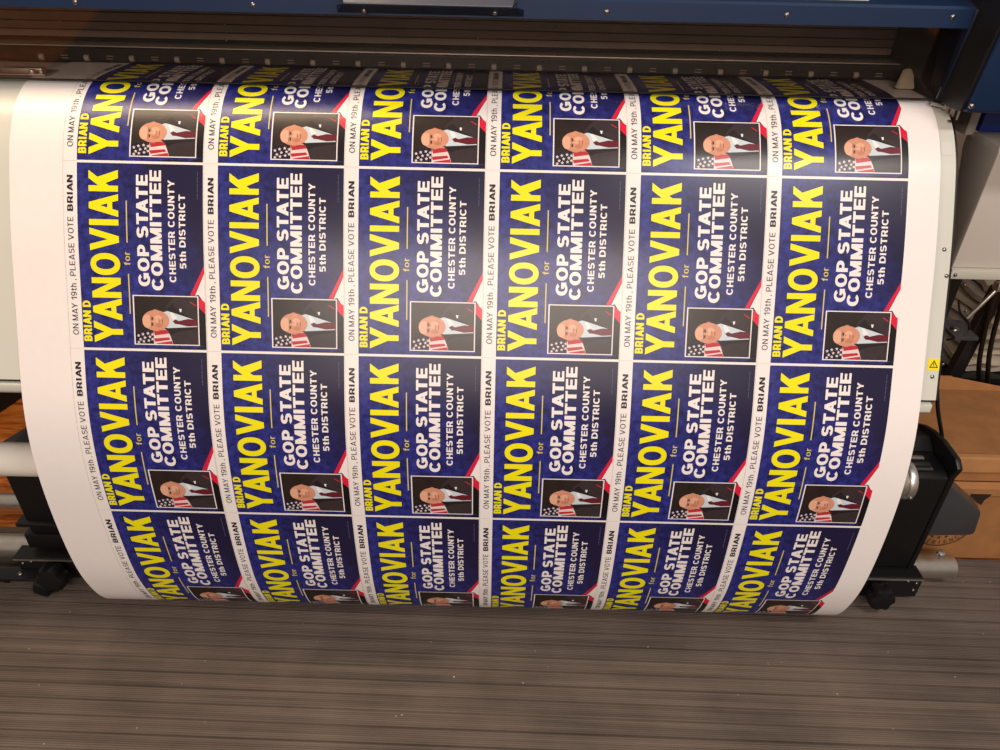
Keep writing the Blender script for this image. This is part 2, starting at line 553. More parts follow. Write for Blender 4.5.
def glyphs(text, w=.11, gap=.14, b=None):
    vs, fs, x = [], [], 0.
    b = w * .86 if b is None else b
    for i, ch in enumerate(text):
        if ch == ' ':
            x += .30
            continue
        W, G = glyph(ch, w, b)
        if i and text[i - 1] + ch in ('AV', 'VA', 'YA', 'AY', 'TA', 'AT', 'AN', 'YA'):
            x -= gap * .8
        for p in G:
            n0 = len(vs)
            vs += [(x + a, c) for a, c in p]
            fs.append(tuple(range(n0, n0 + len(p))))
        x += W + gap
    # one clean sheet of faces: cut the overlapping pieces against each other
    v2, e2, f2, ov, oe, of = delaunay_2d_cdt([Vector(v) for v in vs], [], [f if sum(vs[f[k - 1]][0] * vs[f[k]][1] - vs[f[k]][0] * vs[f[k - 1]][1] for k in range(len(f))) > 0 else f[::-1] for f in fs], 1, 1e-5)
    return [(v.x, v.y) for v in v2], [tuple(f) for f, o in zip(f2, of) if o]


def art_text(text, ua, ub, ta, tb, w=.11, gap=.14, b=None):
    """lettering that reads upwards: cap tops towards ua, baseline at ub, from ta up to tb"""
    vs, fs = glyphs(text, w, gap, b)
    xs = [v[0] for v in vs]
    x0, x1 = min(xs), max(xs)
    return [(ub + (ua - ub) * y, ta + (tb - ta) * (x - x0) / (x1 - x0)) for x, y in vs], fs


def poly(*pts):
    return list(pts), [tuple(range(len(pts)))]


def rect(u0_, u1_, t0, t1):
    return poly((u0_, t0), (u1_, t0), (u1_, t1), (u0_, t1))


def ell(cu, ct, ru, rt, n=20, rot=0.):
    k = PX / ROW
    pts = []
    for i in range(n):
        a = 2 * math.pi * i / n
        x, y = ru * math.cos(a), rt / k * math.sin(a)
        pts.append((cu + x * math.cos(rot) - y * math.sin(rot), ct + (x * math.sin(rot) + y * math.cos(rot)) * k))
    return poly(*pts)


def star(cu, ct, r):
    k = PX / ROW
    return poly(*[(cu + math.cos(a) * q, ct + math.sin(a) * q * k) for a, q in [(math.pi * i / 5 + .3, r if i % 2 == 0 else r * .45) for i in range(10)]])


def art_mesh(name, layers, r, step=STEP):
    """layers: (shape, material, height in mm); bent over the media for row r, x measured from the card's own left edge"""
    bm = bmesh.new()
    uvl = bm.loops.layers.uv.new('flat')
    mats, idx = [], {}
    for (vs, fs), m, h in layers:
        if m.name not in idx:
            idx[m.name] = len(mats); mats.append(m)
        t = bmesh.new()
        vv = [t.verts.new((u * PX, tt * ROW, 0)) for u, tt in vs]
        for f in fs:
            try: t.faces.new([vv[i] for i in f])
            except ValueError: pass
        lo, hi = min(v.co.y for v in t.verts), max(v.co.y for v in t.verts)
        k = math.floor(lo / step) + 1
        while k * step < hi:
            bmesh.ops.bisect_plane(t, geom=t.verts[:] + t.edges[:] + t.faces[:], plane_co=(0, k * step, 0), plane_no=(0, 1, 0), dist=1e-6)
            k += 1
        bmesh.ops.triangulate(t, faces=[f for f in t.faces if len(f.verts) > 4])
        bmesh.ops.recalc_face_normals(t, faces=t.faces[:])
        for f in t.faces:
            if f.normal.z < 0: f.normal_flip()
        vm = {v: bm.verts.new((v.co.x, v.co.y, h * .001)) for v in t.verts}
        for f in t.faces:
            try:
                nf = bm.faces.new([vm[v] for v in f.verts])
            except ValueError:
                continue
            nf.material_index = idx[m.name]; nf.smooth = True
            for lp, v in zip(nf.loops, f.verts):
                lp[uvl].uv = (v.co.x / PX, v.co.y / PX)
        t.free()
    s0 = S01 + r * ROW
    for v in bm.verts:
        v.co = onmedia(XB + v.co.x, s0 - v.co.y, v.co.z)
    me = bpy.data.meshes.new(name)
    bm.to_mesh(me); bm.free()
    for m in mats: me.materials.append(m)
    return me


def layers_card():
    return [(rect(0, .894, .006, .992), M['card'], .25),
            (poly((.50, .006), (.894, .006), (.894, .03), (.80, .012), (.66, .016)), M['black_ink'], .30)]


def layers_name():
    e = .035
    L = [(art_text('YANOVIAK', .083, .292, .036, .956, .21, .09, .19), M['yellow'], .55),
         (art_text('BRIAN D', .008, .066, .041, .261, .25, .10, .22), M['yellow'], .55),
         (art_text('for', .322, .366, .455, .526, .13, .12), M['gold'], .55),
         (rect(.346, .354, .195, .409), M['gold'], .5), (rect(.346, .354, .575, .796), M['gold'], .5)]
    return L


def layers_office():
    return [(art_text('GOP STATE', .420, .503, .345, .934, .24, .11, .21), M['white_ink'], .55),
            (art_text('COMMITTEE', .516, .598, .324, .959, .24, .10, .21), M['white_ink'], .55),
            (art_text('CHESTER COUNTY', .645, .692, .369, .909, .20, .13, .19), M['white_ink'], .55),
            (art_text('5th DISTRICT', .722, .768, .443, .834, .20, .13, .19), M['white_ink'], .55)] + \
           [(rect(.853, .858, .81 + .0125 * i, .81 + .0125 * i + w), M['tiny'], .4) for i, w in enumerate([.009, .011, .006, .010, .008, .011, .007, .009, .011, .006, .010, .008])]


def layers_vote():
    L = [(art_text('ON MAY 19th , PLEASE VOTE', -.071, -.030, .075, .705, .125, .16), M['ink_grey'], .5),
         (art_text('BRIAN', -.071, -.030, .735, .925, .21, .12, .18), M['ink_black'], .5),
         (rect(-.1005, -.0985, .0, 1.0), M['cut'], .3), (rect(-.1005, -.002, -.0005, .0008), M['cut'], .3)]
    return L


def layers_swoosh():
    return [(poly((.894, .460), (.894, .418), (.818, .300), (.786, .300)), M['red'], .35),
            (poly((.894, .419), (.894, .255), (.848, .305), (.823, .300)), M['white_ink'], .40),
            (poly((.894, .264), (.894, .195), (.84, .237), (.84, .297)), M['red'], .45),
            (poly((.894, .200), (.894, .03), (.84, .03), (.84, .242)), M['black_ink'], .50)]


def layers_portrait():
    u0_, u1_, t0, t1 = .372, .846, .028, .297
    iu0, iu1, it0, it1 = .381, .838, .0335, .2915

    def P(p, q):   # p from the photo's left edge to its right, q from its top down
        return (iu0 + (iu1 - iu0) * p, it1 - (it1 - it0) * q)

    def pp(*a):
        return poly(*[P(*k) for k in a])
    L = [(rect(u0_, u1_, t0, t1), M['white_ink'], .55), (rect(iu0, iu1, it0, it1), M['p_back'], .60)]
    # flag
    L.append((pp((.0, .77), (.10, .73), (.22, .735), (.30, .72), (.33, .84), (.32, 1), (0, 1)), M['p_navy'], 0.65))
    L.append((pp((.29, .71), (.52, .68), (.60, .97), (.58, 1), (.29, 1)), M['p_white'], 0.70))
    for a, b in ((.70, .79), (.865, .925)):
        L.append((pp((.29, a + .02), (.53, a - .01), (.555, b - .02), (.31, b + .03)), M['p_red'], 0.75))
    L.append((pp((.33, .985), (.58, .93), (.59, 1), (.33, 1)), M['p_red'], 0.75))
    for p, q in ((.05, .83), (.12, .80), (.20, .78), (.08, .91), (.15, .87), (.23, .85), (.05, .97), (.13, .95), (.21, .93), (.27, .80), (.27, .90)):
        L.append((star(*P(p, q), .013), M['p_white'], 0.75))
    # suit
    L.append((pp((.44, .40), (.50, .20), (.60, .05), (.64, 0), (1, 0), (1, .50), (.9, .5)), M['p_suit'], 0.80))
    L.append((pp((.46, .66), (1, .60), (1, 1), (.60, 1), (.56, .84), (.52, .72)), M['p_suit'], 0.80))
    L.append((pp((.50, .28), (.60, .15), (.70, .30), (.94, .46), (.86, .48)), M['p_lapel'], 0.85))
    L.append((pp((.50, .68), (.98, .635), (.98, .67), (.66, .74), (.58, .80)), M['p_lapel'], 0.85))
    # shirt, tie
    L.append((pp((.45, .33), (.52, .30), (.60, .33), (.94, .47), (.99, .62), (.52, .66), (.47, .64), (.50, .5)), M['p_shirt'], 0.90))
    L.append((pp((.56, .33), (.60, .33), (.68, .45), (.60, .48)), M['white_ink'], 0.93))
    L.append((pp((.60, .51), (.65, .475), (.70, .505), (.84, .46), (1, .47), (1, .60), (.84, .615), (.70, .575), (.64, .57)), M['p_tie'], 0.98))
    # pin and pocket
    L.append((pp((.71, .25), (.75, .25), (.74, .32), (.72, .31)), M['white_ink'], 0.90))
    L.append((pp((.87, .10), (.90, .10), (.98, .17), (.97, .19)), M['p_red'], 0.90))
    # neck, ears, head
    L.append((pp((.38, .36), (.50, .36), (.55, .50), (.50, .64), (.38, .66)), M['p_skin2'], 0.96))
    L.append((ell(*P(.33, .345), .026, .020), M['p_skin2'], 0.98))
    L.append((ell(*P(.34, .69), .022, .012), M['p_skin2'], 0.98))
    L.append((pp((.16, .43), (.21, .37), (.30, .345), (.36, .35), (.33, .39), (.22, .43), (.14, .50)), M['p_hair'], 1.00))
    L.append((ell(*P(.335, .505), .098, .056, 28), M['p_skin'], 1.05))
    L.append((ell(*P(.20, .525), .035, .036, 18), M['p_skin3'], 1.08))
    L.append((ell(*P(.37, .445), .028, .014, 14), M['p_skin3'], 1.08))
    L.append((ell(*P(.38, .61), .028, .010, 14), M['p_skin2'], 1.08))
    for q in (.465, .585):
        L.append((ell(*P(.262, q), .005, .016, 12), M['p_hair'], 1.12))
        L.append((ell(*P(.283, q), .005, .010, 12), M['p_dark'], 1.12))
    L.append((pp((.30, .51), (.37, .49), (.385, .525), (.37, .555), (.30, .535)), M['p_skin3'], 1.12))
    L.append((ell(*P(.388, .525), .006, .018, 12), M['p_skin2'], 1.14))
    L.append((pp((.430, .465), (.441, .49), (.443, .53), (.438, .565), (.428, .59), (.436, .53)), M['p_dark'], 1.14))
    return L


sb = bmesh.new()
strip_mesh(sb, XL, XR, 0., LEN, 0., .0004, .008)
sheet = link('printed_sheet', sb, M['paper'], None, True)
tag(sheet, 'long white sheet printed with blue and yellow election cards, draped over the printer front', 'printed sheet')

for r in range(4):
    mc = art_mesh('printed_card', layers_card(), r)
    subs = [('name_lettering', art_mesh('name_lettering', layers_name(), r)), ('office_lettering', art_mesh('office_lettering', layers_office(), r)),
            ('vote_line', art_mesh('vote_line', layers_vote(), r)), ('swoosh', art_mesh('swoosh', layers_swoosh(), r)), ('portrait', art_mesh('portrait', layers_portrait(), r))]
    for c in range(6):
        o = bpy.data.objects.new('printed_card', mc)
        o.location = (c * PX, 0, 0)
        col.objects.link(o); o.parent = sheet
        for nm, me in subs:
            k = bpy.data.objects.new(nm, me)
            col.objects.link(k); k.parent = o

# ------------------------------------------------------------------ the printer
pr = empty('large_format_printer', (0, 1.55, 0))
tag(pr, 'wide navy blue and white large format printer the printed sheet comes out of', 'printer')

PXL, PXR = -1.16, .733
SA = nearest_s(1.50, 1.024)
SB = min((ARC[i] for i in range(len(RAW)) if .6 < ARC[i]), key=lambda q: abs(prof(q)[0].y - at(5, 380, prof(q)[0].x).z) + (9 if prof(q)[0].y < .3 or prof(q)[0].y > .8 else 0))
bm = bmesh.new()   # curved heater platen, following the media 3 mm below it
strip_mesh(bm, PXL, PXR, SA, SB, -.0035, .004, .012)
platen = link('heater_platen', bm, M['platen'], pr, True)
pe, ne = prof(SB)
bm = bmesh.new()   # dark seam, then the rounded lip under the platen
prism_x(bm, [(pe.x + .003, pe.y - .001), (pe.x + .006, pe.y - .006), (pe.x + .05, pe.y + .010), (pe.x + .05, pe.y + .02)], PXL, PXR)
link('seam', bm, M['groove'], pr)
bm = bmesh.new()
prism_x(bm, [(pe.x - .001, pe.y - .008), (pe.x - .002, pe.y - .022), (pe.x + .006, pe.y - .030), (pe.x + .030, pe.y - .034), (pe.x + .060, pe.y - .032), (pe.x + .060, pe.y - .004)], PXL, PXR - .004, .002)
link('platen_lip', bm, M['platen'], pr, True)
# black edging strip beside the platen
bm = bmesh.new()
strip_mesh(bm, PXR + .0005, PXR + .005, nearest_s(1.25, 1.01), SB, -.006, .012, .012)
link('edge_trim', bm, M['black'], pr)


def platen_point(x, y):
    best = None
    for i in range(0, 400):
        s = SA + (SB - SA) * i / 399
        p, n = prof(s)
        q = p + n * -.0035
        d = at(x, y, q.x)
        e = abs(d.z - q.y)
        if best is None or e < best[0]: best = (e, d.x, s)
    return best[1], best[2]


X1, s1 = platen_point(934, 365)
bm = bmesh.new(); strip_mesh(bm, X1 - .011, X1 + .009, s1 - .010, s1 + .010, -.0035 + .0004, .0003)
lab = link('warning_label', bm, M['label_y'], platen)
bm = bmesh.new()
t = [(X1 - .001 + math.cos(a) * .0085, s1 + .001 - math.sin(a) * .0085) for a in (R(90), R(210), R(330))]
ti = [(X1 - .001 + math.cos(a) * .0058, s1 + .001 - math.sin(a) * .0058) for a in (R(90), R(210), R(330))]
V = [bm.verts.new(onmedia(x, s, -.0028)) for x, s in t]
W = [bm.verts.new(onmedia(x, s, -.0028)) for x, s in ti]
for i in range(3):
    bm.faces.new((V[i], V[(i + 1) % 3], W[(i + 1) % 3], W[i]))
for (a0, a1, b0, b1) in ((-.0006, .0006, -.0022, .0016), (-.0006, .0006, .0022, .0034)):
    bm.faces.new([bm.verts.new(onmedia(X1 - .001 + x, s1 + s, -.0028)) for x, s in ((a0, b0), (a1, b0), (a1, b1), (a0, b1))])
link('warning_triangle', bm, M['ink'], lab)
X2, s2 = platen_point(947, 149)
bm = bmesh.new(); strip_mesh(bm, X2 - .010, X2 + .010, s2 - .012, s2 + .010, -.0031, .0003)
sl = link('sticker', bm, M['label_g'], platen)
for px, py in ((932, 377), (944, 250), (953, 276), (950, 122)):
    X3, s3 = platen_point(px, py)
    p, n = prof(s3)
    screw(onmedia(min(X3, PXR - .004), s3, -.003), (0, n.x, n.y), platen, .0035, .002)

# body under and behind the platen
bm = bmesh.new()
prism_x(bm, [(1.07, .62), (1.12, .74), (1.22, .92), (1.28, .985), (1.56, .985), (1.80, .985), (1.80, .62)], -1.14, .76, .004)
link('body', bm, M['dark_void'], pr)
bm = bmesh.new(); box(bm, -1.14, 1.18, 1.60, 1.95, .985, 1.50, .02)
link('upper_body', bm, M['blue2'], pr, True)
for X in (-1.0, .70):
    bm = bmesh.new(); box(bm, X - .05, X + .05, 1.48, 1.60, .05, .63, .006)
    box(bm, X - .045, X + .045, 1.30, 1.85, .004, .06, .006)
    link('stand_leg', bm, M['dark_void'], pr, True)
# black feed bed with the pinch rollers
bm = bmesh.new()
box(bm, -1.14, .76, 1.412, 1.60, 1.0268, 1.050, .002)
bed = link('feed_bed', bm, M['black'], pr)
pitch = .0825
RZ_ = at(494, 67, 1.411).z
prot = None
for i in range(-10, 13):
    X = at(494, 66, 1.411).x + i * pitch
    if not (-1.05 < X < .70): continue
    bm = bmesh.new()
    cyl(bm, (X - .0045, 1.411, RZ_), (X + .0045, 1.411, RZ_), .0055, seg=20, bev=.001)
    rr = link('pinch_roller', bm, M['roller'], pr, True)
    bm = bmesh.new()
    box(bm, X + .036, X + .048, 1.4095, 1.4125, RZ_ + .003, RZ_ + .0042); box(bm, X + .036, X + .048, 1.4095, 1.4125, RZ_ - .0015, RZ_ - .0003)
    link('spring_slot', bm, M['rail'], bed)
# thin bright trim above the rollers, then the grooved carriage rail
bm = bmesh.new()
box(bm, -1.14, .76, 1.420, 1.470, 1.0505, 1.0530, .0008)
link('metal_trim', bm, M['steel'], pr)
zs = [1.0595, 1.0725, 1.087, 1.1035, 1.16]
bm = bmesh.new(); box(bm, -1.14, .80, 1.475, 1.59, 1.052, 1.165)
rail = link('carriage_rail', bm, M['groove'], pr)
for z0, z1 in zip(zs, zs[1:]):
    bm = bmesh.new(); box(bm, -1.13, .79, 1.466, 1.4752, z0 + .0008, z1 - .0008, .0008)
    link('rail_strip', bm, M['rail'], rail)
for x, y in ((60, 20), (82, 31), (225, 24), (226, 31), (226, 40), (390, 25), (390, 33), (390, 43), (555, 28), (555, 36), (555, 46), (725, 31), (720, 50), (892, 35), (887, 53), (478, 38)):
    q = at(x, y, 1.4655)
    screw(q, (0, -1, 0), rail, .0028, .0012)
# blue beam that carries the window
YB = 1.236
zb = at(500, 18, YB).z
zt = at(500, -1, YB).z
bm = bmesh.new()
prism_x(bm, [(YB, zb), (YB, zt), (YB + .003, zt + .004), (YB + .10, zt + .02), (YB + .34, zt + .20), (YB + .36, zt + .20), (YB + .36, zt + .14), (YB + .06, zb + .004)], -1.16, .742)
beam = link('cover_beam', bm, M['blue'], pr)
for x, y in ((75, 2), (253, 5), (607, 12), (787, 15), (953, 17)):
    screw(at(x, y, YB - .0005), (0, -1, 0), beam, .004, .002, 'screw')
# protruding grip plate
ga, gb = at(337, 14, YB), at(524, 17, YB)
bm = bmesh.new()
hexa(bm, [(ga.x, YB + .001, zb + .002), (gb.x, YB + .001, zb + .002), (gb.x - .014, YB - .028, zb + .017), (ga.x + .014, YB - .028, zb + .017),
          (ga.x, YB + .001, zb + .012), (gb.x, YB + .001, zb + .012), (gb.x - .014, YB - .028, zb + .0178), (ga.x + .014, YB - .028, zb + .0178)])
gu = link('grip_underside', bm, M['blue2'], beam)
bm = bmesh.new()
hexa(bm, [(ga.x + .018, YB - .030, zb + .018), (gb.x - .018, YB - .030, zb + .018), (gb.x, YB + .03, zb + .030), (ga.x, YB + .03, zb + .030),
          (ga.x + .018, YB - .030, zb + .0195), (gb.x - .018, YB - .030, zb + .0195), (gb.x, YB + .03, zb + .080), (ga.x, YB + .03, zb + .080)], .0008)
grip = link('grip_plate', bm, M['silverblue'], beam)
for x, y in ((364, 11), (495, 13)):
    screw(at(x, y, YB - .012) + Vector((0, 0, 0)), (0, -1, -.5), grip, .004, .003)
q0, q1 = at(770, -1, YB), at(868, 1.5, YB)
bm = bmesh.new()
lz = lambda y: zt + .004 + (y - .003) * .016 / .097 + .0002
hexa(bm, [(q0.x * 1.02, YB + .022, lz(.022)), (q1.x * 1.02, YB + .022, lz(.022)), (q1.x * 1.02, YB + .06, lz(.06)), (q0.x * 1.02, YB + .06, lz(.06)),
          (q0.x * 1.02, YB + .022, lz(.022) + .0004), (q1.x * 1.02, YB + .022, lz(.022) + .0004), (q1.x * 1.02, YB + .06, lz(.06) + .0004), (q0.x * 1.02, YB + .06, lz(.06) + .0004)])
link('beam_label', bm, M['label_w'], beam)
# smoked window hanging from the beam
WB = (1.262, 1.0255)
WT = (YB + .010, zb + .004)
wx1 = .7135
bm = bmesh.new()
prism_x(bm, [(WB[0], WB[1]), (WB[0] + .003, WB[1]), (WT[0] + .003, WT[1]), (WT[0], WT[1])], -1.15, wx1)
win = link('front_window', bm, M['window'], pr)
bm = bmesh.new()
prism_x(bm, [(WB[0] - .0006, WB[1] - .0016), (WB[0] + .0036, WB[1] - .0016), (WB[0] + .0036, WB[1] + .0002), (WB[0] - .0006, WB[1] + .0002)], -1.15, wx1)
link('window_edge', bm, M['groove'], win)
# slanted side frame of the window
bm = bmesh.new()
T0, T1 = at(977, 9, YB - .006), at(998, 14, YB - .006)
hexa(bm, [(wx1 + .0005, WB[0] - .004, WB[1] - .004), (wx1 + .024, WB[0] - .004, WB[1] - .004), (wx1 + .024, WB[0] + .03, WB[1] - .004), (wx1 + .0005, WB[0] + .03, WB[1] - .004),
          (T0.x, T0.y, T0.z), (T1.x, T1.y, T1.z), (T1.x, T1.y + .10, T1.z + .03), (T0.x, T0.y + .10, T0.z + .03)], .003)
link('window_frame', bm, M['blue2'], pr, True)
# dark gap and fittings between window frame and end housing
bm = bmesh.new()
for i in range(5):
    X = .722 + i * .006
    box(bm, X, X + .004, 1.245 + .004 * (i % 2), 1.262, 1.012 - .004 * i, 1.024 - .003 * i, .0008)
cyl(bm, (.70, 1.252, 1.021), (.745, 1.252, 1.012), .003, seg=12)
link('hinge', bm, M['steel'], pr, True)
# media edge clamps
bm = bmesh.new()
c0 = at(934, 74, 1.40); c1 = at(919, 96, 1.34)
hexa(bm, [(.674, 1.325, 1.0275), (.708, 1.325, 1.0275), (.708, 1.34, 1.0275), (.674, 1.34, 1.0275), (.704, 1.372, 1.052), (.718, 1.372, 1.052), (.718, 1.379, 1.053), (.704, 1.379, 1.053)], .004)
link('edge_clamp', bm, M['clamp'], pr, True)
bm = bmesh.new()
box(bm, -.90, -.778, 1.285, 1.33, 1.0255, 1.0275, .0006); box(bm, -.86, -.79, 1.30, 1.318, 1.0275, 1.034, .001)
cyl(bm, (-.80, 1.29, 1.0275), (-.80, 1.29, 1.034), .006, seg=14, bev=.001)
link('edge_clamp', bm, M['steel'], pr, True)
# navy end housing at the right
hb = at(965, 113, 1.185)
bm = bmesh.new()
prism_x(bm, [(1.185, hb.z), (1.235, hb.z - .004), (1.80, hb.z - .004), (1.80, 1.50), (1.30, 1.42), (1.155, 1.17)], hb.x, 1.20, .006)
hs = link('end_housing', bm, M['blue'], pr, True)
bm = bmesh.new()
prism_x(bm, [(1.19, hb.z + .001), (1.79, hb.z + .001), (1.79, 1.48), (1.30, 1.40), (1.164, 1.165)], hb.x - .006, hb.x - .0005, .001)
link('side_shade', bm, M['black'], hs)  # black sheet over the housing's left face, its shade put into the colour
p_s = at(971.5, 106, 1.178)
screw(p_s, (0, -1, 0), hs, .0045, .0035)
bm = bmesh.new()
prism_x(bm, [(1.28, .985), (1.50, .985), (1.50, 1.12), (1.30, 1.12)], .7605, hb.x + .03, .003)
link('inner_frame', bm, M['black_metal'], pr)
# light grey ink housing below it, bright blue tray on top
bm = bmesh.new()
f_top = at(1000, 147, 1.35); f_bot = at(955, 268, 1.35)
xa = f_top.x
prism_x(bm, [(1.352, f_bot.z), (1.348, f_top.z - .01), (1.352, f_top.z), (1.43, f_top.z + .004), (1.452, f_top.z + .001), (1.462, f_top.z - .008), (1.462, f_top.z - .03), (1.40, f_bot.z + .05), (1.375, f_bot.z)], xa, 1.32, .003)
ih = link('ink_housing', bm, M['beige'], pr, True)
bm = bmesh.new()
box(bm, xa - .003, 1.32, 1.343, 1.42, f_bot.z - .022, f_bot.z - .001, .003)
il = link('housing_lip', bm, M['beige2'], ih, True)
screw((xa + .006, 1.3425, f_bot.z - .012), (0, -1, 0), il, .004, .003)
bm = bmesh.new()
box(bm, at(981, 126, 1.44).x, 1.30, 1.44, 1.56, f_top.z + .003, f_top.z + .045, .004)
link('ink_tray', bm, M['bright_blue'], pr, True)
bm = bmesh.new()
box(bm, at(966, 126, 1.45).x, at(979, 126, 1.44).x, 1.445, 1.56, f_top.z - .004, f_top.z + .045, .003)
link('ink_port', bm, M['beige'], ih, True)
# aluminium rails the take-up rests on
for Y, Z, rad, xe in ((1.150, None, .0265, None), (1.30, None, .020, .9)):
    if Z is None:
        ref = at(3, 545, Y) if Y < 1.2 else at(3, 501, Y)
        Z = max(ref.z, rad + .004)
    xe = xe or at(951, 567, Y).x
    bm = bmesh.new()
    cyl(bm, (-1.35, Y, Z), (xe, Y, Z), rad, seg=48, bev=.002)
    link('support_rail', bm, M['steel'], pr, True)
    if Y < 1.2: RZ = Z; RXE = xe
bm = bmesh.new()
q = at(940, 554, 1.128)
cyl(bm, q + Vector((0, 0, -.012)), q, .004, seg=12); cyl(bm, q, q + Vector((0, -.002, .008)), .008, seg=16, bev=.001)
link('rail_bolt', bm, M['steel'], pr, True)

# ------------------------------------------------------------------ take-up
TY = 1.055
TZ = at(15, 459, TY).z
bm = bmesh.new(); cyl(bm, (-1.32, TY, TZ), (.655, TY, TZ), .0325, seg=64, bev=.001)
tb = link('take_up_tube', bm, M['core'], None, True)
tag(tb, 'long white cardboard tube lying level behind the hanging sheet, seen at the left edge', 'tube')
bm = bmesh.new()
hx = .782
cyl(bm, (.657, TY, TZ), (hx - .016, TY, TZ), .0345, seg=48, bev=.002)
cyl(bm, (hx - .0155, TY, TZ), (hx, TY, TZ), .038, seg=48, bev=.004)
hub = link('end_cap', bm, M['steel'], tb, True)
tag(hub, 'silver metal end cap')
screw((hx - .006, TY - .034, TZ - .018), (0, -1, -.4), hub, .005, .003, 'set_screw')


def lobed(bm, c, axis, r, h, n=6, depth=.2):
    axis = Vector(axis).normalized()
    q = Vector((0, 0, 1)).rotation_difference(axis).to_matrix()
    rings = []
    for (k, zz) in ((.82, 0), (1., .15), (1., .75), (.86, 1.), (.45, 1.04)):
        rings.append([bm.verts.new(Vector(c) + q @ Vector((math.cos(a) * r * k * (1 - depth * (.5 - .5 * math.cos(n * a))), math.sin(a) * r * k * (1 - depth * (.5 - .5 * math.cos(n * a))), h * zz))) for a in [2 * math.pi * i / 48 for i in range(48)]])
    for A, B in zip(rings, rings[1:]):
        for i in range(48):
            bm.faces.new((A[i], A[(i + 1) % 48], B[(i + 1) % 48], B[i]))
    bm.faces.new(rings[0][::-1]); bm.faces.new(rings[-1])


